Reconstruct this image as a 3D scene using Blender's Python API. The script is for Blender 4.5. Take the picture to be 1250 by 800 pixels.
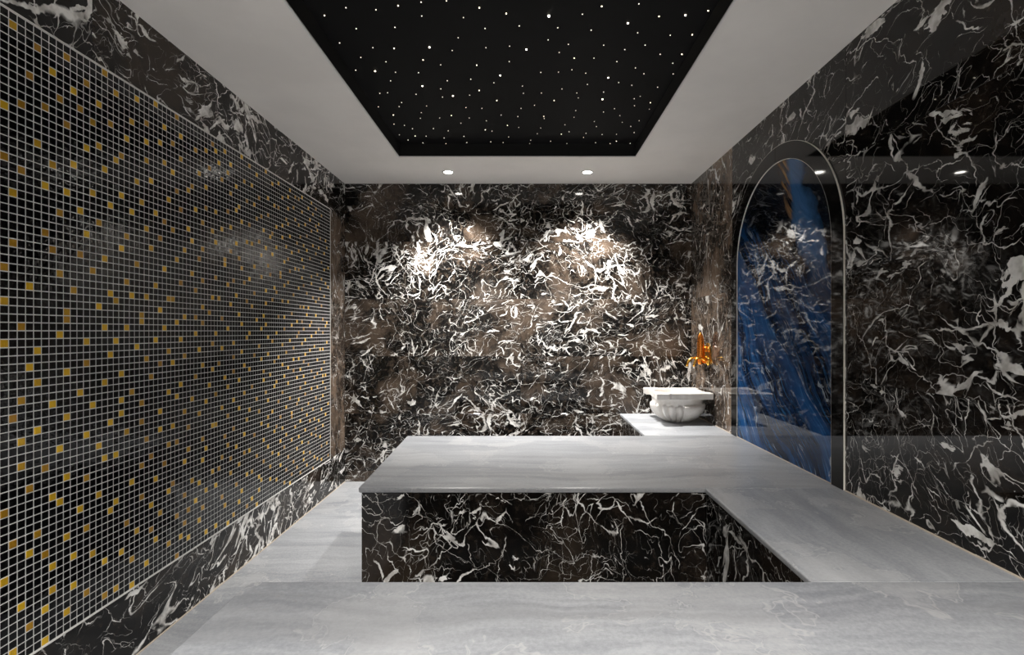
import bpy, bmesh, math, random
from mathutils import Vector, Matrix

random.seed(7)
for o in list(bpy.data.objects):
    bpy.data.objects.remove(o)
scene = bpy.context.scene
COL = scene.collection

# ------------------------------------------------------------------ room sizes (metres)
XL, XR = -1.518, 1.387          # side walls
YB, YN = 4.191, -1.05           # far wall, wall behind the camera
ZC = 2.5                        # ceiling
ZB = 0.57                       # bench top
CAMZ = 1.264
PITCH = 0.02476                 # mosaic pitch
COL0, ROW0 = 1.4643, 1.2645     # a column line and a row line of the mosaic grid
MZ0, MZ1 = ROW0 - 40 * PITCH, ROW0 + 38 * PITCH
MY1 = COL0 + 97 * PITCH
CMIN = -30
MY0 = COL0 + CMIN * PITCH
OX0, OX1, OY0, OY1 = -0.900, 0.778, -0.30, 3.540   # opening of the star ceiling
ZS = 2.589                      # star panel height

# ------------------------------------------------------------------ camera
cam_d = bpy.data.cameras.new('camera')
cam = bpy.data.objects.new('camera', cam_d)
COL.objects.link(cam)
cam.location = (0, 0, CAMZ)
cam.rotation_euler = (math.pi / 2, 0, 0)
cam_d.sensor_width = 36
cam_d.lens = 610 / 1250 * 36
cam_d.shift_x = -17 / 1250
cam_d.shift_y = 4.2 / 1250
cam_d.clip_start = 0.02
scene.camera = cam

# ------------------------------------------------------------------ world, exposure
world = bpy.data.worlds.new('world')
scene.world = world
world.use_nodes = True
world.node_tree.nodes['Background'].inputs[0].default_value = (0.0, 0.0, 0.0, 1)
vs = scene.view_settings
vs.view_transform = 'Standard'
vs.look = 'None'
vs.gamma = 1
vs.use_curve_mapping = False
vs.exposure = 0.18
FAR_W, NEAR_FILL_W = 360.0, 600.0      # watts of the far downlights and of the added near fill lamps
FAR_ANGLE, NEAR_FILL_ANGLE = 102, 138

# ------------------------------------------------------------------ node helper
class G:
    def __init__(self, name):
        self.m = bpy.data.materials.new(name)
        self.m.use_nodes = True
        self.nt = self.m.node_tree
        self.nt.nodes.clear()
        self.out = self.nt.nodes.new('ShaderNodeOutputMaterial')

    def n(self, t, **kw):
        nd = self.nt.nodes.new(t)
        for k, v in kw.items():
            setattr(nd, k, v)
        return nd

    def put(self, sock, v):
        if isinstance(v, bpy.types.NodeSocket):
            self.nt.links.new(v, sock)
        elif v is not None:
            if sock.type == 'RGBA' and len(v) == 3:
                v = (*v, 1)
            sock.default_value = v

    def math(self, op, a, b=None, c=None, clamp=False):
        nd = self.n('ShaderNodeMath', operation=op, use_clamp=clamp)
        for s, v in zip(nd.inputs, (a, b, c)):
            self.put(s, v)
        return nd.outputs[0]

    def vm(self, op, a, b=None, scale=None):
        nd = self.n('ShaderNodeVectorMath', operation=op)
        self.put(nd.inputs[0], a)
        if b is not None:
            self.put(nd.inputs[1], b)
        if scale is not None:
            self.put(nd.inputs['Scale'], scale)
        return nd.outputs[0]

    def noise(self, v, scale, detail=2, rough=0.5, dist=0.0, color=False):
        nd = self.n('ShaderNodeTexNoise')
        self.put(nd.inputs['Vector'], v)
        nd.inputs['Scale'].default_value = scale
        nd.inputs['Detail'].default_value = detail
        nd.inputs['Roughness'].default_value = rough
        nd.inputs['Distortion'].default_value = dist
        return nd.outputs[1 if color else 0]

    def voro(self, v, scale, feature='DISTANCE_TO_EDGE'):
        nd = self.n('ShaderNodeTexVoronoi', feature=feature)
        self.put(nd.inputs['Vector'], v)
        nd.inputs['Scale'].default_value = scale
        return nd.outputs['Distance']

    def mr(self, v, a, b, c=0.0, d=1.0, smooth=True):
        nd = self.n('ShaderNodeMapRange')
        nd.interpolation_type = 'SMOOTHSTEP' if smooth else 'LINEAR'
        for s, x in zip(nd.inputs, (v, a, b, c, d)):
            self.put(s, x)
        return nd.outputs[0]

    def mix(self, f, a, b):
        nd = self.n('ShaderNodeMix', data_type='RGBA')
        self.put(nd.inputs[0], f)
        self.put(nd.inputs[6], a)
        self.put(nd.inputs[7], b)
        return nd.outputs[2]

    def warp(self, p, scale, amount, detail=2):
        c = self.noise(p, scale, detail, color=True)
        c = self.vm('SUBTRACT', c, (0.5, 0.5, 0.5))
        return self.vm('ADD', p, self.vm('SCALE', c, scale=amount))

    def coords(self):
        tc = self.n('ShaderNodeTexCoord').outputs['Object']
        r = self.n('ShaderNodeObjectInfo').outputs['Random']
        off = self.vm('SCALE', (31.7, 57.3, 91.1), scale=r)
        return self.vm('ADD', tc, off)

    def bsdf(self, **kw):
        b = self.n('ShaderNodeBsdfPrincipled')
        for k, v in kw.items():
            self.put(b.inputs[k.replace('_', ' ')], v)
        self.nt.links.new(b.outputs[0], self.out.inputs[0])
        return b

    def bump(self, h, strength, dist=0.001):
        nd = self.n('ShaderNodeBump')
        nd.inputs['Strength'].default_value = strength
        nd.inputs['Distance'].default_value = dist
        self.put(nd.inputs['Height'], h)
        return nd.outputs[0]


def simple(name, color, rough=0.5, metal=0.0, emis=None, es=0.0, **kw):
    g = G(name)
    b = g.bsdf(Base_Color=color, Roughness=rough, Metallic=metal, **kw)
    if emis:
        b.inputs['Emission Color'].default_value = (*emis, 1)
        b.inputs['Emission Strength'].default_value = es
    return g.m


def dark_marble(name, amount=1.0, brown=1.0, rough=0.07, blotch=0.735, scale=1.0, lean=0.0, stretch=(1, 1), dense=0.0, white_k=1.0, ior=1.45, low=(0.0040, 0.0036, 0.0034)):
    """black-brown marble: scattered white strokes of many directions, cracks that swell and fade, torn white patches"""
    g = G(name)
    p3 = g.coords()
    sp = g.n('ShaderNodeSeparateXYZ')
    g.put(sp.inputs[0], p3)
    cb = g.n('ShaderNodeCombineXYZ')
    g.put(cb.inputs[0], g.math('MULTIPLY', g.math('ADD', sp.outputs[0], sp.outputs[1]), scale * stretch[0]))
    g.put(cb.inputs[1], g.math('MULTIPLY', sp.outputs[2], scale * stretch[1]))
    p = cb.outputs[0]

    def noise(v, s, d=2, r=0.5, color=False):
        o = g.noise(v, s, d, r, color=color)
        o.node.noise_dimensions = '2D'
        return o

    def warp(v, s, a, d=1):
        c = g.vm('SUBTRACT', noise(v, s, d, color=True), (0.5, 0.5, 0.5))
        return g.vm('ADD', v, g.vm('SCALE', c, scale=a))

    def rot(v, deg, sx, sy, off):
        m = g.n('ShaderNodeMapping')
        g.put(m.inputs[0], v)
        m.inputs['Location'].default_value = off
        m.inputs['Rotation'].default_value = (0, 0, math.radians(deg))
        return g.vm('MULTIPLY', m.outputs[0], (sx, sy, 1))

    q = warp(warp(p, 1.1, 0.40), 6.0, 0.07, 2)
    r = warp(warp(q, 20.0, 0.030, 2), 65.0, 0.011, 2)
    dens = g.math('ADD', g.mr(noise(p, 1.5, 2), 0.36, 0.66), dense)

    def ridge(deg, st, s, wmax, ps, lo, off, level=1.0):
        v = rot(r, deg + lean, 1.0, st, off)
        d = g.math('ABSOLUTE', g.math('SUBTRACT', noise(v, s, 1.0, 0.4), 0.5))
        mk = noise(g.vm('ADD', p, off), ps, 3, 0.6)
        w = g.math('MULTIPLY', g.mr(mk, lo, lo + 0.22, 0.0, wmax * amount), g.math('MULTIPLY_ADD', dens, 1.0, 0.2))
        return g.math('MULTIPLY', g.mr(d, g.math('MULTIPLY', w, 0.5), g.math('ADD', w, 0.004), level, 0.0), g.mr(mk, lo - 0.02, lo + 0.05))

    strokes = None
    for a in ((35, 0.5, 4.0, 0.013, 5.0, 0.46, (1.7, 3.3, 0)), (-40, 0.42, 5.5, 0.014, 5.5, 0.48, (9.1, 5.3, 0)), (84, 0.45, 7.0, 0.016, 7.0, 0.50, (4.4, 8.9, 0)),
              (4, 0.45, 8.5, 0.018, 7.0, 0.51, (6.4, 2.9, 0)), (58, 0.45, 13.0, 0.020, 4.0, 0.47, (2.4, 7.9, 0), 0.85), (-66, 0.45, 15.0, 0.020, 4.5, 0.48, (8.4, 0.9, 0), 0.8), (20, 0.6, 26.0, 0.020, 3.5, 0.47, (3.4, 4.9, 0), 0.45)):
        m = ridge(*a)
        strokes = m if strokes is None else g.math('MAXIMUM', strokes, m)
    # short tapered strokes
    for i, (deg, s, k, th) in enumerate(((40, 24, 6.0, 0.705), (-38, 26, 6.5, 0.705), (84, 27, 6.0, 0.71), (2, 20, 6.0, 0.705))):
        v = rot(r, deg + lean, 1.0, 1.0 / k, (3.1 * i, 7.7 * i, 0))
        n = noise(v, s, 1.5, 0.5)
        t = g.math('SUBTRACT', th + 0.075, g.math('MULTIPLY', dens, 0.10 * amount))
        strokes = g.math('MAXIMUM', strokes, g.mr(n, t, g.math('ADD', t, 0.03)))
    # torn white patches
    nE = noise(g.vm('MULTIPLY', r, (0.7, 1.7, 1)), 7.0, 6, 0.58)
    tE = g.math('SUBTRACT', blotch, g.math('MULTIPLY', dens, 0.035))
    patch = g.mr(nE, tE, g.math('ADD', tE, 0.015))
    v = g.math('MAXIMUM', strokes, patch)
    tone = g.mr(noise(p, 17.0, 3, 0.65), 0.32, 0.66)
    k = white_k
    white = g.mix(tone, (0.50 * k, 0.48 * k, 0.45 * k), (0.95 * k, 0.94 * k, 0.91 * k))
    b1 = g.mr(noise(q, 2.0, 6, 0.7), 0.44, 0.68)
    base = g.mix(b1, low, (0.075 * brown, 0.054 * brown, 0.039 * brown))
    b2 = noise(p, 24.0, 4, 0.7)
    base = g.mix(g.mr(b2, 0.50, 0.75, 0.0, 0.4), base, (0.12 * brown, 0.09 * brown, 0.066 * brown))
    col = g.mix(v, base, white)
    g.bsdf(Base_Color=col, Roughness=rough, IOR=ior)
    return g.m


def grey_marble(name, direction='X', rough=0.34, light=0.85):
    g = G(name)
    p0 = g.coords()
    st = (0.35, 2.2, 1.0) if direction == 'X' else (2.2, 0.35, 1.0)
    st2 = (0.5, 5.0, 1.0) if direction == 'X' else (5.0, 0.5, 1.0)
    st3 = (0.25, 7.0, 1.0) if direction == 'X' else (7.0, 0.25, 1.0)
    p = g.warp(g.warp(p0, 1.6, 0.22, 2), 7.0, 0.05, 3)
    a = g.noise(g.vm('MULTIPLY', p, st), 2.2, 6, 0.6)
    b = g.noise(g.vm('MULTIPLY', p, st2), 5.0, 6, 0.7)
    c = g.noise(p0, 95.0, 3, 0.7)
    f = g.math('ADD', g.math('MULTIPLY', a, 0.42), g.math('ADD', g.math('MULTIPLY', b, 0.40), g.math('MULTIPLY', c, 0.30)))
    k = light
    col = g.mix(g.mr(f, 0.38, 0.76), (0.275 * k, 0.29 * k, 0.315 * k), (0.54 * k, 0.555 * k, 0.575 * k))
    # cloudy pale veil with a torn contour and fine pale threads
    n1 = g.noise(g.warp(p, 3.0, 0.35, 4), 2.6, 5, 0.6)
    thread = g.mr(g.math('ABSOLUTE', g.math('SUBTRACT', n1, 0.53)), 0.0, 0.010, 0.65, 0.0)
    veil = g.mr(n1, 0.53, 0.56, 0.0, 0.30)
    col = g.mix(g.math('MAXIMUM', thread, veil), col, (0.62 * k, 0.62 * k, 0.62 * k))
    # dark smoky bands following the grain
    d = g.noise(g.vm('MULTIPLY', p, st3), 0.9, 3, 0.5)
    col = g.mix(g.mr(d, 0.56, 0.74, 0.0, 0.45), col, (0.20 * k, 0.205 * k, 0.215 * k))
    g.bsdf(Base_Color=col, Roughness=rough, IOR=1.5)
    return g.m


def blue_marble(name):
    g = G(name)
    p = g.n('ShaderNodeTexCoord').outputs['Object']
    rot = g.n('ShaderNodeMapping')
    g.put(rot.inputs['Vector'], p)
    rot.inputs['Rotation'].default_value = (math.radians(-52), 0, 0)
    r = g.warp(g.warp(rot.outputs[0], 1.3, 0.35, 2), 6.0, 0.05, 3)
    s = g.vm('MULTIPLY', r, (1.0, 0.30, 2.6))
    a = g.noise(s, 2.4, 7, 0.66)
    fine = g.noise(g.vm('MULTIPLY', r, (1.0, 0.35, 6.0)), 9.0, 6, 0.7)
    col = g.mix(g.mr(a, 0.36, 0.66), (0.002, 0.007, 0.022), (0.012, 0.075, 0.23))
    col = g.mix(g.mr(fine, 0.52, 0.72, 0.0, 0.7), col, (0.05, 0.20, 0.44))
    col = g.mix(g.mr(fine, 0.40, 0.30, 0.0, 0.7), col, (0.002, 0.003, 0.006))
    # white and rust veins along the grain
    n1 = g.noise(g.vm('MULTIPLY', r, (1, 0.22, 2.0)), 4.0, 4, 0.55)
    vein = g.math('MULTIPLY', g.mr(g.math('ABSOLUTE', g.math('SUBTRACT', n1, 0.5)), 0.001, 0.010, 0.6, 0.0), g.mr(g.noise(p, 5, 2), 0.48, 0.6))
    col = g.mix(vein, col, (0.45, 0.52, 0.60))
    w = g.noise(g.vm('MULTIPLY', g.warp(p, 6, 0.2, 3), (1, 1.0, 1.3)), 5.0, 5, 0.6)
    col = g.mix(g.math('MULTIPLY', g.mr(w, 0.66, 0.69), 0.55), col, (0.55, 0.62, 0.68))
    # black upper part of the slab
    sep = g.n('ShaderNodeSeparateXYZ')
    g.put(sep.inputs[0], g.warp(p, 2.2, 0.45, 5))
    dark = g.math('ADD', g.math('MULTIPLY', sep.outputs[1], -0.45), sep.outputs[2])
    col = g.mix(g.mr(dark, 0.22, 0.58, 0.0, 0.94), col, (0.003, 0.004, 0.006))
    # blue seam with a rust edge coming down from the crown
    line = g.math('ADD', sep.outputs[1], g.math('MULTIPLY_ADD', g.math('SUBTRACT', 0.94, sep.outputs[2]), 0.36, 0.13))
    up = g.mr(sep.outputs[2], 0.15, 0.45)
    col = g.mix(g.math('MULTIPLY', g.mr(g.math('ABSOLUTE', line), 0.10, 0.03), up), col, g.mix(fine, (0.01, 0.05, 0.14), (0.05, 0.16, 0.36)))
    rust = g.math('ABSOLUTE', g.math('SUBTRACT', g.math('ADD', line, g.math('MULTIPLY', fine, 0.06)), 0.13))
    col = g.mix(g.math('MULTIPLY', g.math('MULTIPLY', g.mr(rust, 0.05, 0.01), g.mr(fine, 0.42, 0.6)), g.mr(sep.outputs[2], 0.62, 0.72)), col, (0.30, 0.17, 0.07))
    g.bsdf(Base_Color=col, Roughness=0.03, IOR=1.36)
    return g.m


def tile_material(name, gold):
    g = G(name)
    pos = g.n('ShaderNodeNewGeometry').outputs['Position']
    cell = g.vm('FLOOR', g.vm('SCALE', g.vm('SUBTRACT', pos, (0, COL0, ROW0)), scale=1 / PITCH))
    cell = g.vm('MULTIPLY', cell, (0, 1, 1))
    wn = g.n('ShaderNodeTexWhiteNoise', noise_dimensions='3D')
    g.put(wn.inputs['Vector'], cell)
    rnd = wn.outputs['Value']
    nrm = g.bump(g.noise(pos, 70.0, 1, 0.5), 0.4, 0.0018)
    if gold:
        streak = g.noise(g.vm('MULTIPLY', pos, (1, 5, 1)), 60.0, 3, 0.6)
        f = g.math('ADD', g.math('MULTIPLY', rnd, 0.6), g.math('MULTIPLY', streak, 0.4))
        col = g.mix(g.mr(f, 0.15, 0.75), (0.42, 0.20, 0.006), (0.86, 0.52, 0.012))
        b = g.bsdf(Base_Color=col, Roughness=0.32, Metallic=0.45, Normal=nrm)
        b.inputs['Coat Weight'].default_value = 0.25
        b.inputs['Coat Roughness'].default_value = 0.05
    else:
        col = g.mix(rnd, (0.0015, 0.0015, 0.0018), (0.004, 0.004, 0.0045))
        g.bsdf(Base_Color=col, Roughness=0.035, IOR=1.33, Normal=nrm)
    return g.m


def plaster(name, c, rough=0.8):
    g = G(name)
    p = g.n('ShaderNodeTexCoord').outputs['Object']
    f = g.noise(p, 3.0, 4, 0.6)
    col = g.mix(g.mr(f, 0.3, 0.7), tuple(x * 0.95 for x in c), c)
    g.bsdf(Base_Color=col, Roughness=rough, Normal=g.bump(g.noise(p, 180, 3), 0.08, 0.001))
    return g.m


M = {
    'wall': dark_marble('veined_black_marble', amount=0.92, dense=-0.08, brown=1.2, blotch=0.69),
    'wall_right': dark_marble('black_marble_right', amount=0.75, brown=0.32, rough=0.03, blotch=0.67, scale=0.8, dense=-0.22, white_k=0.8, ior=1.4),
    'wall_pale': dark_marble('brown_marble', amount=0.5, brown=2.6, rough=0.05, blotch=0.72, lean=12, stretch=(0.9, 0.65), dense=-0.4, white_k=0.85, ior=1.4, low=(0.035, 0.026, 0.020)),
    'border': dark_marble('border_marble', amount=0.95, brown=0.5, rough=0.09, blotch=0.66, scale=0.8, dense=-0.05, ior=1.36),
    'bench_panel': dark_marble('bench_marble', amount=0.65, brown=0.30, rough=0.12, blotch=0.69, scale=0.9, dense=-0.25, white_k=0.8, ior=1.4),
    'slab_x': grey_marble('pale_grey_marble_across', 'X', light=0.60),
    'slab_ledge_lit': grey_marble('pale_grey_marble_lit_ledge', 'X', light=0.85),  # same bench marble, lamp glow on the basin ledge put into the colour
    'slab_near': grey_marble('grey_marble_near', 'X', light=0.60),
    'slab_y': grey_marble('pale_grey_marble_along', 'Y', light=0.70),  # arm top: bench marble lightened to stand in for light falling there
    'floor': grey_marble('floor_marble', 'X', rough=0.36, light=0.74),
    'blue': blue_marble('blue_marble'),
    'black_stone': simple('polished_black_stone', (0.004, 0.004, 0.004), 0.05, IOR=1.36),
    'trim': simple('pale_trim', (0.80, 0.77, 0.70), 0.35, 0.0),
    'white_trim': simple('white_tile_trim', (0.75, 0.74, 0.71), 0.35),
    'grout': plaster('light_grout', (0.88, 0.88, 0.86)),
    'tile': tile_material('black_glass_tile', False),
    'gold_tile': tile_material('gold_glass_tile', True),
    'plaster': plaster('ceiling_paint', (0.92, 0.885, 0.845)),
    'plaster_edge': simple('white_plaster_edge', (0.80, 0.79, 0.77), 0.6),
    'backing': simple('dark_mortar', (0.012, 0.011, 0.010), 0.9),
    'star_panel': simple('black_stretch_panel', (0.0045, 0.0045, 0.005), 0.7, Specular_IOR_Level=0.15),
    'star_side': simple('black_painted_side', (0.003, 0.003, 0.003), 0.7),
    'sealant': simple('beige_sealant', (0.50, 0.43, 0.35), 0.5),
    'lamp_ring': simple('white_lamp_ring', (0.72, 0.71, 0.68), 0.4),
    'lamp_lens': simple('lit_lamp_lens', (0.9, 0.9, 0.9), 0.3, 0, (1.0, 0.95, 0.87), 40.0),
    'gold': simple('polished_brass', (0.95, 0.52, 0.09), 0.22, 1.0),
    'copper': simple('orange_copper', (0.95, 0.30, 0.05), 0.26, 1.0),
    'chrome': simple('chrome', (0.75, 0.75, 0.76), 0.12, 1.0),
}
for i, (cc, es) in enumerate([((1.0, 0.88, 0.70), 2.2), ((1.0, 0.86, 0.60), 4.0), ((1.0, 0.90, 0.70), 8.0), ((1.0, 0.92, 0.74), 14.0)]):
    M['star%d' % i] = simple('lit_fibre_tip_%d' % i, (0.9, 0.9, 0.9), 0.3, 0, cc, es)


def kurna_marble():
    g = G('carved_white_marble')
    p = g.n('ShaderNodeTexCoord').outputs['Object']
    q = g.warp(p, 6, 0.08, 3)
    f = g.noise(q, 9.0, 6, 0.65)
    col = g.mix(g.mr(f, 0.40, 0.66), (0.74, 0.71, 0.67), (0.88, 0.86, 0.83))
    g.bsdf(Base_Color=col, Roughness=0.28, Normal=g.bump(g.noise(p, 90, 4), 0.12, 0.001))
    return g.m


M['white_marble'] = kurna_marble()

# ------------------------------------------------------------------ object helpers
def link(name, me, mat, parent=None, loc=(0, 0, 0), smooth=False):
    """loc is a world position; children are stored relative to their parent."""
    o = bpy.data.objects.new(name, me)
    COL.objects.link(o)
    if mat is not None and len(me.materials) == 0:
        me.materials.append(M[mat] if isinstance(mat, str) else mat)
    if parent is not None:
        o.parent = parent
        o.location = Vector(loc) - world_loc(parent)
    else:
        o.location = loc
    if smooth:
        for f in me.polygons:
            f.use_smooth = True
    return o


def world_loc(o):
    v = Vector((0, 0, 0))
    while o is not None:
        v = v + o.location
        o = o.parent
    return v


def empty(name, loc=(0, 0, 0)):
    o = bpy.data.objects.new(name, None)
    COL.objects.link(o)
    o.location = loc
    o.empty_display_size = 0.1
    return o


def tag(o, label, cat, group=None):
    o['label'] = label
    o['category'] = cat
    if group:
        o['group'] = group
    return o


def structure(o, label=None):
    o['kind'] = 'structure'
    if label:
        o['label'] = label
    return o


def to_mesh(bm, name):
    bmesh.ops.recalc_face_normals(bm, faces=bm.faces)
    me = bpy.data.meshes.new(name)
    bm.to_mesh(me)
    bm.free()
    return me


def box_mesh(sx, sy, sz, bevel=0.0, seg=1):
    bm = bmesh.new()
    bmesh.ops.create_cube(bm, size=1)
    bmesh.ops.scale(bm, vec=(sx, sy, sz), verts=bm.verts)
    if bevel:
        bmesh.ops.bevel(bm, geom=bm.edges[:], offset=bevel, segments=seg, affect='EDGES', profile=0.5)
    return to_mesh(bm, 'box')


def box(name, x0, x1, y0, y1, z0, z1, mat, parent=None, bevel=0.0, seg=1):
    me = box_mesh(x1 - x0, y1 - y0, z1 - z0, bevel, seg)
    return link(name, me, mat, parent, ((x0 + x1) / 2, (y0 + y1) / 2, (z0 + z1) / 2))


def boxes_mesh(lst):
    bm = bmesh.new()
    for x0, x1, y0, y1, z0, z1 in lst:
        mt = Matrix.Translation(((x0 + x1) / 2, (y0 + y1) / 2, (z0 + z1) / 2)) @ Matrix.Diagonal((x1 - x0, y1 - y0, z1 - z0, 1))
        bmesh.ops.create_cube(bm, size=1, matrix=mt)
    return to_mesh(bm, 'boxes')


def prism(poly, z0, z1, bevel=0.0, seg=3, corners=()):
    """Upright prism over an (x, y) outline, its top and bottom edges rounded."""
    bm = bmesh.new()
    vs_ = [bm.verts.new((x, y, z0)) for x, y in poly]
    f = bm.faces.new(vs_)
    r = bmesh.ops.extrude_face_region(bm, geom=[f])
    for v in [g for g in r['geom'] if isinstance(g, bmesh.types.BMVert)]:
        v.co.z = z1
    if bevel:
        es = [e for e in bm.edges if abs(e.verts[0].co.z - e.verts[1].co.z) < 1e-6]
        bmesh.ops.bevel(bm, geom=es, offset=bevel, segments=seg, affect='EDGES', profile=0.5)
    return to_mesh(bm, 'prism')


def rounded(poly, radii, n=6):
    out = []
    L = len(poly)
    for i in range(L):
        p, a, b = Vector(poly[i]), Vector(poly[i - 1]), Vector(poly[(i + 1) % L])
        r = radii[i]
        if r <= 0:
            out.append(tuple(p))
            continue
        u, w = (a - p).normalized(), (b - p).normalized()
        s, e = p + u * r, p + w * r
        for k in range(n + 1):
            t = k / n
            out.append(tuple((1 - t) ** 2 * s + 2 * t * (1 - t) * p + t * t * e))
    return out


def tube_mesh(pts, radii, sides=12, cap=True):
    bm = bmesh.new()
    pts = [Vector(p) for p in pts]
    if not hasattr(radii, '__len__'):
        radii = [radii] * len(pts)
    rings = []
    ref = Vector((0.31, 0.2, 0.93)).normalized()
    for i, p in enumerate(pts):
        t = (pts[min(i + 1, len(pts) - 1)] - pts[max(i - 1, 0)]).normalized()
        u = t.cross(ref)
        u.normalize()
        w = t.cross(u)
        rings.append([bm.verts.new(p + radii[i] * (math.cos(2 * math.pi * k / sides) * u + math.sin(2 * math.pi * k / sides) * w)) for k in range(sides)])
    for a, b in zip(rings, rings[1:]):
        for k in range(sides):
            bm.faces.new((a[k], a[(k + 1) % sides], b[(k + 1) % sides], b[k]))
    if cap:
        bm.faces.new(rings[0][::-1])
        bm.faces.new(rings[-1])
    return to_mesh(bm, 'tube')


def lathe_mesh(prof, n=32, close=True):
    bm = bmesh.new()
    rings = []
    for r, z in prof:
        rings.append([bm.verts.new((r * math.cos(2 * math.pi * k / n), r * math.sin(2 * math.pi * k / n), z)) for k in range(n)])
    for a, b in zip(rings, rings[1:]):
        for k in range(n):
            bm.faces.new((a[k], a[(k + 1) % n], b[(k + 1) % n], b[k]))
    if close:
        bm.faces.new(rings[0][::-1])
        bm.faces.new(rings[-1])
    return to_mesh(bm, 'lathe')

GOLD = '-1:-30,-22,-2,3,7,20,26;0:-39,-26,-11,10,16,36;1:-34,-17,-14,-9,0,19,27;2:-37,-28,-20,-5,5,31;3:-26,-13,-7,-3,23,35;4:-40,-36,-29,-18,12,18,28;5:-34,-31,-22,-10,10,21,33;6:-23,-16,-1,7,15,30;7:-38,-28,-20,-12,-6,1,2,18,27,36;8:-35,-31,5,22,32;9:-25,-9,10,16,30;10:-37,-28,-21,-15,-5,-2,13,25,34;11:-32,-11,8,19,29;12:-24,-17,3,15,26,32;13:-39,-34,-19,-8,0,10,23,37;14:-27,-14,-4,5,18,30;15:-39,-26,-19,-2,4,25,35;16:-34,-13,-11,-7,12,20,26;17:-30,-16,0,7,14,29;18:-40,-36,-24,-10,5,18,32;19:-32,-3,10,23,36;20:-27,-22,-15,-12,1,2,20;21:-38,-18,-5,5,16,27,30,33;22:-33,-29,-21,-8,13,24;23:-35,-25,-2,7,19,37;24:-31,-17,-14,-6,3,15,31;25:-23,0,10,18,28,34;26:-37,-28,-20,-11,-4,5,22;27:-27,-17,-6,5,17,27,32;28:-40,-33,-20,-12,1,12,24,37;29:-37,-10,-2,8,21,30,34;30:-35,-30,-24,-15,-5,2,14;31:-38,-33,-22,-18,18,25;32:-28,-13,10,16,26;33:-32,-9,-1,2,7,22,33;34:-36,-29,-16,-4,13,29;35:-34,-25,-21,-7,1,4,9,15,20;36:-39,-31,-23,-14,23,27,34;37:-11,3,31;38:-28,-19,-8,-3,6,19,36;39:-39,-31,-19,-13,-1,10,17,23,35;40:-28,-7,6,33;41:-34,-26,-16,-4,2,20,30;42:-36,-22,-10,13,14,36;43:-40,-24,-18,-12,0,9,24,32;44:-30,-27,5,16,21,28,34;45:-39,-21,-15,-9,-6,-3,10;46:-33,-25,7,18,25,30;47:-37,-29,-17,-11,3,15,26;48:-35,-5,1,13,23,37;49:-27,-23,-14,-8,10,32;50:-39,-32,-20,-2,6,19,28;51:-27,-18,-9,-1,11,23,36;52:-38,-32,-13,5,19,32;53:-24,-6,8,14,28;54:-40,-29,-16,2,25,35;55:-37,-34,-19,-4,20,30;56:-35,-22,-7,0,12,17,26;57:-31,-26,-12,-10,3,23;58:-15,1,6,9,19,37;59:-28,-23,-21,-17,-6,-2,15,27,31;60:-36,-33,-11,13,22;61:-30,-20,-3,7,18,23,35;62:-25,-14,-8,10,30;63:-37,-24,-13,-1,9,20,25;64:-31,-18,-7,3,30,36;65:-34,-28,-22,13,14;66:-25,-16,-9,-4,7,23,26,33;67:-39,-30,-12,0,3,11,17;68:-36,-27,-20,-6,21,28;69:-33,-14,-10,7,12,18,27,31,34;70:-40,-18,-3,15,24,36;71:-38,-29,-23,-22,1,4,20;72:-35,-11,-8,-5,9,32;73:-26,16,29,35;74:-37,-32,-20,-13,-2,2,23;75:-29,-19,-8,-1,11,16,21,28,35;76:-39,-25,-16,-11,6,25;77:-31,-22,-4,2,14,19,32,36;78:-36,-34,-13,-9,0,6,12,17,23;79:-28,-18,-15,-7,-3,29;80:-38,-24,4,10,22,26;81:-32,-21,-10,6,34;82:-35,-26,-6,1,20,31;83:-30,-17,-12,-2,2,13,15,28,36;84:-40,-23,9,24,33;85:-37,-26,-14,-5;86:-31,-29,-20,-1,4,8,22,30,35;87:-38,-17,-13,-9,16,29;88:-27,0,9,24,31;89:-32,-21,-6,12,27;90:-39,-35,-24,-12,7,15,20,34;91:-29,-20,-16,-14,-6,-1,3;92:-10,10,18,23;93:-26,-18,-14,1,14,27;94:-35,-4,2,25;95:-39,-23,13,19'
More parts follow.
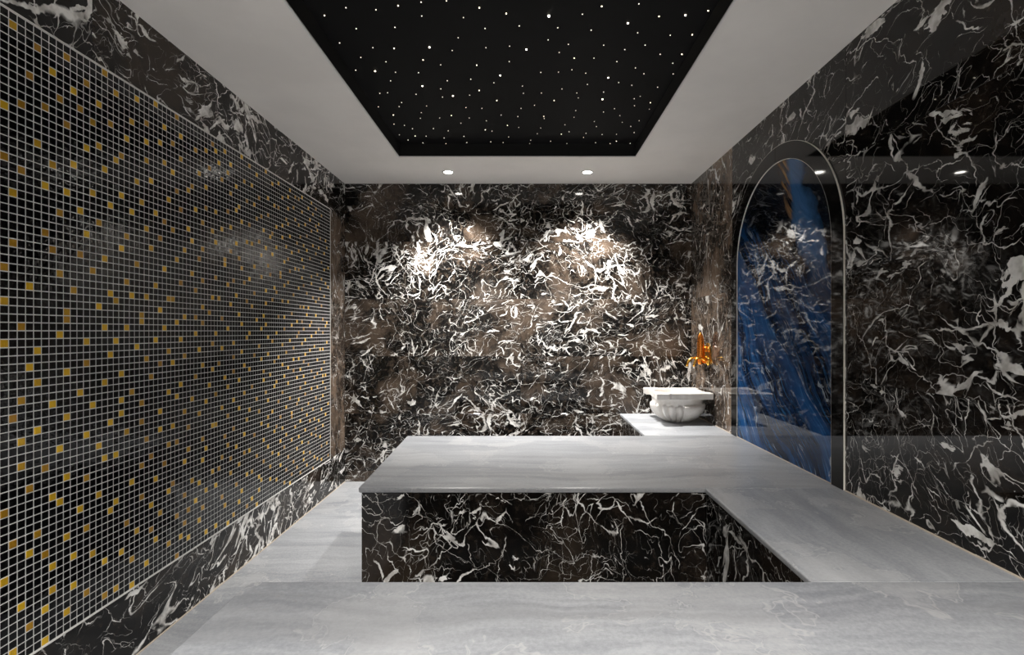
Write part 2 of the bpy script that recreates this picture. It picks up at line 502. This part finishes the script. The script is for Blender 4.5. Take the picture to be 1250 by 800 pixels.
STARS = '-0.737,2.046,0 -0.845,2.096,1 -0.618,2.059,0 -0.520,2.033,1 -0.422,2.011,0 -0.438,2.100,0 -0.743,2.188,0 -0.571,2.178,0 -0.856,2.296,0 -0.715,2.334,0 -0.618,2.341,1 -0.450,2.331,2 -0.799,2.418,0 -0.688,2.457,0 -0.502,2.440,1 -0.424,2.485,0 -0.864,2.536,0 -0.768,2.545,2 -0.667,2.555,0 -0.550,2.560,0 -0.319,2.004,0 -0.191,2.046,1 -0.264,2.110,0 -0.082,2.083,1 0.096,2.099,3 0.236,2.088,0 -0.029,2.168,0 -0.179,2.186,0 0.139,2.181,0 -0.306,2.255,0 0.101,2.272,0 0.196,2.307,0 -0.348,2.358,0 -0.187,2.334,0 -0.076,2.322,0 0.002,2.349,2 0.158,2.374,0 0.234,2.424,1 -0.245,2.488,1 -0.082,2.455,0 -0.133,2.587,2 0.076,2.558,0 0.166,2.554,0 0.233,2.532,0 0.307,2.565,0 -0.290,2.627,0 -0.416,2.643,0 0.309,2.037,1 0.457,2.022,0 0.560,2.102,1 0.668,2.094,2 0.753,2.065,1 0.438,2.148,2 0.287,2.198,0 0.496,2.218,0 0.646,2.237,0 0.743,2.232,1 0.360,2.314,0 0.552,2.314,0 0.465,2.350,0 0.330,2.424,0 0.642,2.390,0 0.746,2.390,1 0.447,2.455,0 0.726,2.470,0 0.551,2.514,0 0.607,2.571,0 0.758,2.573,0 0.430,2.611,2 -0.716,2.644,0 -0.559,2.700,2 -0.814,2.783,0 -0.768,2.775,0 -0.614,2.794,0 -0.465,2.732,0 -0.472,2.828,0 -0.411,2.813,2 -0.257,2.749,1 -0.316,2.804,0 -0.720,2.894,0 -0.748,2.947,0 -0.871,2.950,0 -0.584,2.939,0 -0.355,2.961,0 -0.262,2.970,0 -0.812,3.061,1 -0.634,3.028,0 -0.657,3.109,0 -0.536,3.105,0 -0.458,3.070,1 -0.352,3.105,0 -0.844,3.197,0 -0.782,3.216,0 -0.742,3.268,0 -0.605,3.268,0 -0.514,3.305,0 -0.414,3.183,0 -0.249,3.147,0 -0.267,3.287,1 -0.854,3.372,0 -0.751,3.390,1 -0.817,3.464,0 -0.678,3.394,0 -0.725,3.516,0 -0.561,3.426,0 -0.422,3.397,0 -0.565,3.529,0 -0.415,3.511,0 -0.246,3.496,0 -0.171,2.664,0 -0.019,2.700,0 -0.014,2.783,0 0.197,2.733,0 0.086,2.779,0 0.283,2.779,0 0.297,2.837,0 0.162,2.869,1 -0.167,2.869,1 -0.029,2.970,0 0.050,2.930,0 -0.152,3.063,0 -0.050,3.083,0 0.110,3.081,1 0.114,3.114,0 -0.119,3.217,1 -0.047,3.249,0 0.096,3.258,0 -0.225,3.308,0 -0.118,3.409,0 0.076,3.352,0 0.033,3.468,0 0.027,3.529,0 -0.160,3.511,0 0.172,3.485,0 0.289,3.529,0 0.250,3.208,0 0.238,3.358,1 0.287,3.320,0 0.298,3.095,0 0.299,3.001,0 0.330,2.682,0 0.430,2.768,0 0.437,2.854,2 0.494,2.662,0 0.570,2.691,0 0.715,2.713,0 0.644,2.817,0 0.617,2.848,0 0.638,2.936,0 0.721,2.897,1 0.737,2.983,0 0.527,2.975,0 0.469,3.020,0 0.577,3.070,0 0.611,3.170,0 0.713,3.147,0 0.432,3.158,0 0.456,3.234,0 0.678,3.232,0 0.722,3.334,0 0.609,3.362,0 0.513,3.366,0 0.402,3.346,0 0.394,3.417,0 0.631,3.485,1 0.595,3.529,0 0.490,3.513,0 0.735,3.525,0'

# ================================================================== STRUCTURE
GAP = 0.0005
SL = 0.018                                    # slab thickness

structure(box('floor', XL - 0.1, XR + 0.1, YN - 0.1, YB + 0.1, -0.06, 0.0, 'floor'), 'pale grey marble floor')

# ceiling: plaster ring around the star recess
ring = [(XL - 0.1, OX0, YN - 0.1, YB + 0.1, ZC, ZC + 0.16), (OX1, XR + 0.1, YN - 0.1, YB + 0.1, ZC, ZC + 0.16),
        (OX0, OX1, OY1, YB + 0.1, ZC, ZC + 0.16), (OX0, OX1, YN - 0.1, OY0, ZC, ZC + 0.16)]
structure(link('ceiling', boxes_mesh(ring), 'plaster'), 'grey painted plaster ceiling border')

ZL = [0.0, 0.09, 0.57, 1.051, 1.532, 2.013, 2.5]


def clad(wall, mat, axis, pos, spans, zl, skip=None):
    """slabs on a wall; axis 'y' = facing the camera (pos = front y), 'x+' / 'x-' = side walls (pos = front x)"""
    for j in range(len(zl) - 1):
        for i in range(len(spans) - 1):
            m = mat(i, j) if callable(mat) else mat
            a, b, z0, z1 = spans[i] + GAP, spans[i + 1] - GAP, zl[j] + GAP, zl[j + 1] - GAP
            if axis == 'y':
                box('marble_slab', a, b, pos, pos + SL, z0, z1, m, wall, 0.0006)
            elif axis == 'n':
                box('marble_slab', a, b, pos - SL, pos, z0, z1, m, wall, 0.0006)
            elif axis == 'r':
                box('marble_slab', pos, pos + SL, a, b, z0, z1, m, wall, 0.0006)
            else:
                box('marble_slab', pos - SL, pos, a, b, z0, z1, m, wall, 0.0006)


wall_back = structure(box('wall_back', XL - 0.1, XR + 0.1, YB + SL + 0.001, YB + 0.1, 0, ZC, 'backing'), 'far wall clad in veined black and brown marble')
clad(wall_back, 'wall', 'y', YB, [XL, -0.045, XR], ZL)

wall_right = structure(box('wall_right', XR + SL + 0.001, XR + 0.1, YN - 0.1, YB + SL, 0, ZC, 'backing'), 'right wall of polished black marble')
clad(wall_right, lambda i, j: 'wall_pale' if i == 3 else 'wall_right', 'r', XR, [YN, 0.55, 2.165, 3.36, YB], ZL)

wall_left = structure(box('wall_left', XL - 0.1, XL - SL - 0.001, YN - 0.1, YB + SL, 0, ZC, 'backing'), 'left wall with marble border around the mosaic')
TR = 0.005
clad(wall_left, 'border', 'l', XL, [YN, 0.30, 1.75, 3.20, YB], [MZ1 + TR, ZC])
clad(wall_left, 'border', 'l', XL, [YN, 0.95, 2.40, MY1 + 0.02, YB], [0.0, MZ0 - TR])
clad(wall_left, 'wall_pale', 'l', XL, [MY1 + TR, YB], [MZ0 - TR, MZ1 + TR])
clad(wall_left, 'border', 'l', XL, [YN, MY0 - TR], [MZ0 - TR, MZ1 + TR])

wall_near = structure(box('wall_near', XL - 0.1, XR + 0.1, YN - 0.1, YN - SL - 0.001, 0, ZC, 'backing'), 'near wall behind the viewer')
clad(wall_near, 'border', 'n', YN, [XL, -0.045, XR], ZL)

# thin sealant lines where stone meets stone
t1 = structure(box('trim_1', XL, XL + 0.005, YN, YB, 0.0, 0.004, 'sealant'), 'beige sealant line along the left wall')
t2 = structure(box('trim_2', XR - 0.005, XR, 0.16, YB, ZB, ZB + 0.004, 'sealant'), 'beige sealant line along the bench and right wall')

# ================================================================== STAR CEILING
star = tag(empty('star_ceiling', ((OX0 + OX1) / 2, (OY0 + OY1) / 2, ZS)), 'black recessed ceiling panel dotted with small warm star lights', 'ceiling panel')
box('star_board', OX0, OX1, OY0, OY1, ZS, ZS + 0.02, 'star_panel', star)
T = 0.004
for nm, b in (('side_board', (OX0, OX0 + T, OY0, OY1)), ('side_board', (OX1 - T, OX1, OY0, OY1)),
              ('side_board', (OX0 + T, OX1 - T, OY0, OY0 + T)), ('side_board', (OX0 + T, OX1 - T, OY1 - T, OY1))):
    box(nm, *b, ZC + 0.003, ZS, 'star_side', star)
E_ = 0.006
for b in ((OX0 - E_, OX0 + 0.002, OY0 - E_, OY1 + E_), (OX1 - 0.002, OX1 + E_, OY0 - E_, OY1 + E_),
          (OX0 + 0.002, OX1 - 0.002, OY1 - 0.002, OY1 + E_), (OX0 + 0.002, OX1 - 0.002, OY0 - E_, OY0 + 0.002)):
    box('edge_bead', *b, ZC - 0.003, ZC + 0.003, 'plaster_edge', star)
tips = []
for i, r in enumerate((0.0024, 0.0031, 0.0042, 0.0054)):
    bm = bmesh.new()
    bmesh.ops.create_icosphere(bm, subdivisions=1, radius=r)
    me = to_mesh(bm, 'tip')
    me.materials.append(M['star%d' % i])
    tips.append(me)
spots = [tuple(map(float, s.split(','))) for s in STARS.split()]
while len(spots) < 230:                        # the part of the panel above the frame
    spots.append((random.uniform(OX0 + 0.04, OX1 - 0.04), random.uniform(OY0 + 0.05, 1.98), random.choice((0, 0, 0, 0, 1, 1, 2))))
for x, y, k in spots:
    link('star_light', tips[int(k)], None, star, (x, y, ZS - 0.001))

# ================================================================== DOWNLIGHTS AND ADDED FILL LAMPS
ring_me = lathe_mesh([(0.033, 0.0), (0.036, -0.004), (0.046, -0.005), (0.049, -0.001), (0.049, 0.004), (0.033, 0.004)], 32, False)
lens_me = lathe_mesh([(0.001, -0.0015), (0.020, -0.0018), (0.0335, -0.0005), (0.0335, 0.002), (0.001, 0.002)], 32)
for x, y, w, ang, lab in ((-0.605, 3.887, FAR_W, FAR_ANGLE, 'lit round downlight in ceiling, the left one before the far wall'),
                          (0.478, 3.887, FAR_W, FAR_ANGLE, 'lit round downlight in ceiling, the right one before the far wall'),
                          (-0.80, -0.62, NEAR_FILL_W, NEAR_FILL_ANGLE, 'unseen fill lamp added above the viewer, the left one'),  # this pair is added out of view to brighten the near bench
                          (0.68, -0.62, NEAR_FILL_W, NEAR_FILL_ANGLE, 'unseen fill lamp added above the viewer, the right one')):
    d = tag(empty('downlight', (x, y, ZC)), lab, 'downlight', 'recessed ceiling downlights')  # the near pair are the added fill lamps
    link('lamp_ring', ring_me, 'lamp_ring', d, (x, y, ZC), True)
    link('lamp_lens', lens_me, 'lamp_lens', d, (x, y, ZC))
    ld = bpy.data.lights.new('downlight_or_fill_beam', 'SPOT')
    ld.energy = w
    ld.spot_size = math.radians(ang)
    ld.spot_blend = 1.0
    ld.shadow_soft_size = 0.022
    ld.color = (1.0, 0.965, 0.925)
    lo = bpy.data.objects.new('downlight_or_fill_beam', ld)
    COL.objects.link(lo)
    lo.parent = d
    lo.location = (0, 0, -0.03)

# ================================================================== MOSAIC
gold = set()
for part in GOLD.split(';'):
    c, rs = part.split(':')
    for r in rs.split(','):
        gold.add((int(c), int(r)))
for c in range(CMIN, -1):                      # same mix where the wall leaves the frame
    for r in range(-40, 38):
        if random.random() < 0.085:
            gold.add((c, r))

mosaic = tag(empty('mosaic_panel', (XL, (MY0 + MY1) / 2, MZ0)), 'large wall panel of small black and gold glass mosaic with white grout', 'mosaic')
box('grout_bed', XL - SL, XL + 0.0020, MY0, MY1, MZ0, MZ1, 'grout', mosaic)
for b in ((MY0 - TR, MY1 + TR, MZ1, MZ1 + TR), (MY0 - TR, MY1 + TR, MZ0 - TR, MZ0), (MY0 - TR, MY0, MZ0, MZ1), (MY1, MY1 + TR, MZ0, MZ1)):
    box('edge_trim', XL - 0.01, XL + 0.005, *b, 'white_trim', mosaic)

TS, TH, TB = 0.0221 / 2, 0.0034, 0.0016


def tile_geo(cy, cz, ty, tz):
    """tile proud of the grout, softened edge, slightly tilted"""
    v = []
    for (u, w) in ((-1, -1), (1, -1), (1, 1), (-1, 1)):
        v.append((XL, cy + u * TS, cz + w * TS))
    for (u, w) in ((-1, -1), (1, -1), (1, 1), (-1, 1)):
        a, b = u * (TS - 0.0003), w * (TS - 0.0003)
        v.append((XL + TH - 0.0010 + a * ty + b * tz, cy + a, cz + b))
    for (u, w) in ((-1, -1), (1, -1), (1, 1), (-1, 1)):
        a, b = u * (TS - TB), w * (TS - TB)
        v.append((XL + TH + a * ty + b * tz, cy + a, cz + b))
    f = [(8, 9, 10, 11)]
    for k in range(4):
        n = (k + 1) % 4
        f.append((k, n, 4 + n, 4 + k))
        f.append((4 + k, 4 + n, 8 + n, 8 + k))
    return v, f


tile_me = {}
for key, mat in ((False, 'tile'), (True, 'gold_tile')):
    lst = []
    for q in range(4):
        v, f = tile_geo(0, 0, random.gauss(0, 0.010), random.gauss(0, 0.010))
        v = [(a - XL, b, c) for a, b, c in v]
        me = bpy.data.meshes.new('tile')
        me.from_pydata(v, [], f)
        me.materials.append(M[mat])
        lst.append(me)
    tile_me[key] = lst
single = [(c, r) for c in range(-1, 3) for r in range(-40, 38)]
single = [cr for cr in single if not (cr[0] == 2 and cr[1] < -28)][:300]
sset = set(single)
for c, r in single:
    me = random.choice(tile_me[(c, r) in gold])
    link('gold_tile' if (c, r) in gold else 'black_tile', me, None, mosaic, (XL, COL0 + (c + .5) * PITCH, ROW0 + (r + .5) * PITCH))
VV, FF, MI = [], [], []
for c in range(CMIN, 97):
    for r in range(-40, 38):
        if (c, r) in sset:
            continue
        v, f = tile_geo(COL0 + (c + .5) * PITCH, ROW0 + (r + .5) * PITCH, random.gauss(0, 0.010), random.gauss(0, 0.010))
        o = len(VV)
        VV += v
        FF += [tuple(i + o for i in ff) for ff in f]
        MI += [1 if (c, r) in gold else 0] * len(f)
me = bpy.data.meshes.new('mosaic_field')
wl = Vector(mosaic.location)
me.from_pydata([tuple(Vector(v) - wl) for v in VV], [], FF)
me.materials.append(M['tile'])
me.materials.append(M['gold_tile'])
me.polygons.foreach_set('material_index', MI)
fo = link('mosaic_tiles', me, None, mosaic, wl)
fo['kind'] = 'stuff'

# ================================================================== ARCHED BLUE PANEL
ay0, ay1 = 2.168, 3.360
ac = (ay0 + ay1) / 2
R_OUT = (ay1 - ay0) / 2
ASP = 2.280 - R_OUT                            # springing height
BW = 0.092                                     # width of the black band
R_IN = R_OUT - BW
arch = tag(empty('arched_panel', (XR, ac, ZB)), 'tall arched panel of polished blue marble in a black stone band', 'wall panel')


def arch_pts(r, a0, a1, n):
    return [(ac + r * math.cos(a0 + (a1 - a0) * k / n), ASP + r * math.sin(a0 + (a1 - a0) * k / n)) for k in range(n + 1)]


def yz_prism(poly, x0, x1, bevel=0.0):
    bm = bmesh.new()
    vs_ = [bm.verts.new((x1, y, z)) for y, z in poly]
    f = bm.faces.new(vs_)
    r = bmesh.ops.extrude_face_region(bm, geom=[f])
    for v in [g for g in r['geom'] if isinstance(g, bmesh.types.BMVert)]:
        v.co.x = x0
    if bevel:
        es = [e for e in bm.edges if abs(e.verts[0].co.x - e.verts[1].co.x) < 1e-6 and e.verts[0].co.x < (x0 + x1) / 2]
        bmesh.ops.bevel(bm, geom=es, offset=bevel, segments=2, affect='EDGES', profile=0.5)
    return to_mesh(bm, 'arch')


def local(me, off):
    me.transform(Matrix.Translation(-Vector(off)))
    return me


PRO = 0.009
Z0A = ZB + 0.001
for s in (0, 1):
    a0, a1 = (0.0, math.pi / 2 - 0.001) if s == 0 else (math.pi, math.pi / 2 + 0.001)
    out = arch_pts(R_OUT - 0.003, a0, a1, 28)
    inn = arch_pts(R_IN + 0.003, a0, a1, 28)
    poly = [(out[0][0], Z0A)] + out + inn[::-1] + [(inn[0][0], Z0A)]
    o = link('black_band', local(yz_prism(poly, XR - PRO, XR - 0.0005, 0.0012), (XR, ac, ZB)), 'black_stone', arch, (XR, ac, ZB))


def strip(r0, r1, x0, x1, mat, nm):
    out = arch_pts(r1, 0, math.pi, 56)
    inn = arch_pts(r0, 0, math.pi, 56)
    poly = [(out[0][0], Z0A)] + out + [(out[-1][0], Z0A), (inn[-1][0], Z0A)] + inn[::-1] + [(inn[0][0], Z0A)]
    link(nm, local(yz_prism(poly, x0, x1), (XR, ac, ZB)), mat, arch, (XR, ac, ZB))


strip(R_OUT - 0.003, R_OUT - 0.0012, XR - PRO + 0.001, XR - 0.0005, 'trim', 'outer_trim')
strip(R_IN + 0.0012, R_IN + 0.003, XR - PRO + 0.001, XR - 0.0005, 'trim', 'inner_trim')
pan = arch_pts(R_IN - 0.0005, 0, math.pi, 56)
poly = [(pan[0][0], Z0A)] + pan + [(pan[-1][0], Z0A)]
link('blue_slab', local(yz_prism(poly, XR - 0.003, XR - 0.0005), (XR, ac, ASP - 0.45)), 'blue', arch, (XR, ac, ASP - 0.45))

# ================================================================== BENCH
XA = 0.790                                     # inner edge of the arm
bench = tag(empty('marble_bench', (0.3, 2.2, 0.0)), 'low U-shaped bench with pale grey marble tops over black marble panels', 'bench')
TH_S = 0.022
tops = [
    ('back', rounded([(-0.741, 2.205), (XR - 0.001, 2.205), (XR - 0.001, 3.307), (-0.786, 3.307)], (0.014, 0, 0, 0.014)), 'slab_x'),
    ('arm', [(XA, 1.3835), (XR - 0.001, 1.3835), (XR - 0.001, 2.2042), (XA, 2.2042)], 'slab_y'),
    ('ledge', [(XA, 3.3078), (XR - 0.001, 3.3078), (XR - 0.001, YB - 0.001), (XA, YB - 0.001)], 'slab_ledge_lit'),
    ('near', rounded([(-0.765, 0.15), (XR - 0.001, 0.15), (XR - 0.001, 1.3827), (-0.765, 1.3827)], (0.0, 0, 0, 0.032)), 'slab_near'),
]
for nm, poly, mat in tops:
    cx = sum(p[0] for p in poly) / len(poly)
    cy = sum(p[1] for p in poly) / len(poly)
    me = prism(poly, ZB - TH_S, ZB, 0.0, 3)
    bm = bmesh.new()
    bm.from_mesh(me)
    # round the free edges only, so the joints between the tops stay tight
    def free(e):
        a, b = e.verts[0].co, e.verts[1].co
        if abs(a.z - b.z) > 1e-5:
            return False
        mx, my = (a.x + b.x) / 2, (a.y + b.y) / 2
        if mx > XR - 0.01:
            return False
        if nm == 'arm':
            return mx < XA + 0.01
        if nm == 'ledge':
            return mx < XA + 0.01
        return True
    bmesh.ops.bevel(bm, geom=[e for e in bm.edges if free(e)], offset=0.006 if nm != 'near' else 0.004, segments=3, affect='EDGES', profile=0.5)
    bm.to_mesh(me)
    bm.free()
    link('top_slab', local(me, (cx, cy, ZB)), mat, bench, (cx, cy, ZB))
PZ = ZB - TH_S - 0.003
OV = 0.012


def panel(x0, x1, y0, y1):
    box('side_panel', x0, x1, y0, y1, 0.001, PZ, 'bench_panel', bench, 0.0008)


panel(-0.741 + OV, XA + OV, 2.205 + OV, 2.205 + OV + 0.02)                   # front of the back bench
panel(XA + OV, XA + OV + 0.02, 1.3835, 2.205 + OV - 0.001)                   # inner side of the arm
panel(-0.786 + 0.045 + OV, -0.786 + 0.045 + OV + 0.02, 2.205 + OV + 0.021, 3.307 - OV - 0.021)
panel(-0.786 + 0.045 + OV, XA + OV, 3.307 - OV - 0.02, 3.307 - OV)
panel(XA + OV, XA + OV + 0.02, 3.307 - OV + 0.001, YB - 0.001)               # side of the basin ledge
panel(-0.765 + OV, XA + OV, 1.3827 - OV - 0.02, 1.3827 - OV)
panel(-0.765 + OV, -0.765 + OV + 0.02, 0.16, 1.3827 - OV - 0.021)
panel(-0.765 + OV, XR - 0.002, 0.16 - 0.021, 0.16)
# dark bedding strip between panel and top
for b in ((-0.735 + OV, XA + OV, 2.205 + OV + 0.003, 2.205 + OV + 0.02), (XA + OV + 0.003, XA + OV + 0.02, 1.39, 2.21)):
    box('bedding_joint', *b, PZ, ZB - TH_S, 'backing', bench)

# ================================================================== BASIN
BX, BY = 1.170, 3.868
basin = tag(empty('washing_basin', (BX, BY, ZB)), 'carved white marble basin with lobed bowl standing on the bench corner', 'basin')
cam_ang = math.atan2(-BY, -BX)                # direction from basin towards the viewer's side


def lobe(th):
    d = (th - cam_ang + math.pi) % (2 * math.pi) - math.pi   # positive = counter-clockwise seen from above
    dd = math.degrees(d)
    if 15 < dd < 110:
        return 0.0
    ph = ((dd - 15) / 17.5) % 1.0
    return 1 - math.sin(math.pi * ph) ** 0.9


prof = [(0.020, 0.0005), (0.098, 0.0005), (0.106, 0.006), (0.128, 0.018), (0.156, 0.036), (0.181, 0.060), (0.197, 0.086), (0.205, 0.110), (0.207, 0.126), (0.204, 0.137), (0.194, 0.1415),
        (0.189, 0.1425), (0.189, 0.150), (0.190, 0.170), (0.191, 0.185), (0.196, 0.190), (0.10, 0.1905)]
bm = bmesh.new()
NB = 288
rings = []
for i, (r, z) in enumerate(prof):
    row = []
    for k in range(NB):
        th = 2 * math.pi * k / NB
        amt = 0.0
        if 1 <= i <= 10:
            amt = (0.25, 0.45, 0.7, 0.9, 1, 1, 1, 1, 1, 0.6)[i - 1]
        rr = r - 0.034 * amt * lobe(th)
        zz = z - (0.014 * lobe(th) if 7 <= i <= 10 else 0)
        row.append(bm.verts.new((rr * math.cos(th), rr * math.sin(th), zz)))
    rings.append(row)
for a, b in zip(rings, rings[1:]):
    for k in range(NB):
        bm.faces.new((a[k], a[(k + 1) % NB], b[(k + 1) % NB], b[k]))
bm.faces.new(rings[0][::-1])
bm.faces.new(rings[-1])
link('bowl', to_mesh(bm, 'bowl'), 'white_marble', basin, (BX, BY, ZB), True)

# rim: square with squared ears at the corners, round opening
h, e, t = 0.1875, 0.2135, 0.115
outline = [(-e, -e), (-t, -e), (-t + 0.012, -h - 0.004), (e - 0.001, -h - 0.006), (e, -t), (h, -t + 0.01), (h, t - 0.01), (e, t), (e, e), (t, e), (t - 0.012, h), (-t + 0.012, h),
           (-t, e), (-e, e), (-e, t), (-h, t - 0.012), (-h, -t + 0.012), (-e, -t)]
outline = rounded(outline, [0.008] * len(outline), 3)


def ray_radius(th):
    d = Vector((math.cos(th), math.sin(th)))
    best = 0
    for i in range(len(outline)):
        a, b = Vector(outline[i]), Vector(outline[(i + 1) % len(outline)])
        s = b - a
        den = d.x * s.y - d.y * s.x
        if abs(den) < 1e-12:
            continue
        tt = (a.x * s.y - a.y * s.x) / den
        u = (a.x * d.y - a.y * d.x) / den
        if tt > 0 and -1e-6 <= u <= 1 + 1e-6:
            best = max(best, tt)
    return best


angs = sorted(set([round(math.atan2(y, x), 5) for x, y in outline] + [round(-math.pi + 2 * math.pi * (k + .37) / 120, 5) for k in range(120)]))
rr = [ray_radius(a) for a in angs]
bm = bmesh.new()
lv = [(lambda r: 0.175, 0.188), (lambda r: r - 0.003, 0.188), (lambda r: r, 0.191), (lambda r: r, 0.229), (lambda r: r - 0.004, 0.2335), (lambda r: 0.180, 0.2335), (lambda r: 0.174, 0.231), (lambda r: 0.171, 0.222),
      (lambda r: 0.165, 0.17), (lambda r: 0.14, 0.11), (lambda r: 0.09, 0.07), (lambda r: 0.03, 0.058)]
rings = []
for fr, z in lv:
    rings.append([bm.verts.new((fr(r) * math.cos(a), fr(r) * math.sin(a), z)) for a, r in zip(angs, rr)])
n = len(angs)
for a, b in zip(rings, rings[1:]):
    for k in range(n):
        bm.faces.new((a[k], a[(k + 1) % n], b[(k + 1) % n], b[k]))
bm.faces.new(rings[-1])
link('rim', to_mesh(bm, 'rim'), 'white_marble', basin, (BX, BY, ZB))

# ================================================================== WALL TAP
TY, TZ = 3.800, 1.040
tap = tag(empty('wall_tap', (XR, TY, TZ)), 'ornate orange copper and brass tap on the wall above the white basin', 'tap')
# leaf-shaped back plate
leaf = [(0.000, 0.135), (0.018, 0.130), (0.036, 0.115), (0.050, 0.092), (0.060, 0.066), (0.066, 0.040), (0.072, 0.018), (0.078, 0.000), (0.070, -0.018), (0.045, -0.028), (0.0, -0.034)]
poly = leaf + [(-a, b) for a, b in leaf[::-1][1:-1]]
link('back_plate', yz_prism(poly, -0.008, 0.0, 0.002), 'gold', tap, (XR - 0.0005, TY, TZ))
# pointed copper body standing out from the plate
bm = bmesh.new()
NS = 16
prof = [(-0.030, 0.012, 0.018), (-0.015, 0.018, 0.026), (0.015, 0.022, 0.029), (0.060, 0.024, 0.029), (0.110, 0.024, 0.028), (0.155, 0.021, 0.025), (0.185, 0.015, 0.019), (0.203, 0.009, 0.011), (0.214, 0.003, 0.004)]
rings = []
for z, ry, rx in prof:
    rings.append([bm.verts.new((-0.058 + rx * math.cos(2 * math.pi * k / NS), ry * math.sin(2 * math.pi * k / NS), z)) for k in range(NS)])
for a, b in zip(rings, rings[1:]):
    for k in range(NS):
        bm.faces.new((a[k], a[(k + 1) % NS], b[(k + 1) % NS], b[k]))
bm.faces.new(rings[0][::-1])
bm.faces.new(rings[-1])
link('leaf_body', to_mesh(bm, 'leaf'), 'copper', tap, (XR, TY, TZ), True)
# scrolls beside the body
for sy in (-1, 1):
    pts = []
    for k in range(26):
        a = k / 25 * 2 * math.pi * 1.35
        r = 0.024 - 0.012 * k / 25
        pts.append((-0.014, sy * 0.036 + sy * r * math.cos(a), 0.085 + r * math.sin(a)))
    link('scroll', tube_mesh(pts, 0.0042, 8), 'gold', tap, (XR, TY, TZ), True)
# cross bar
link('cross_bar', tube_mesh([(-0.030, -0.085, -0.012), (-0.030, -0.06, -0.012), (-0.030, 0.06, -0.012), (-0.030, 0.085, -0.012)], [0.008, 0.012, 0.012, 0.008], 12), 'gold', tap, (XR, TY, TZ), True)
# lever handles at the ends of the bar
for sy in (-1, 1):
    hd = link('handle', tube_mesh([(-0.030, sy * 0.084, -0.030), (-0.030, sy * 0.090, -0.012), (-0.030, sy * 0.094, 0.008), (-0.032, sy * 0.096, 0.026)], [0.010, 0.014, 0.010, 0.011], 10), 'gold', tap, (XR, TY, TZ), True)
# two arched spouts reaching out over the basin
for dy, reach in ((0.020, 0.125), (-0.020, 0.085)):
    pts = []
    for k in range(15):
        a = math.pi * k / 14
        pts.append((-0.030 - reach * 0.5 * (1 - math.cos(a)) , dy, -0.012 + 0.030 * math.sin(a) - (0.032 * max(0, (k - 9) / 5))))
    link('spout', tube_mesh(pts, [0.0095] * 13 + [0.010, 0.0105], 10), 'gold', tap, (XR, TY, TZ), True)
    x, y, z = pts[-1]
    link('nozzle', tube_mesh([(x, y, z + 0.004), (x, y, z - 0.012)], 0.008, 10), 'chrome', tap, (XR, TY, TZ), True)
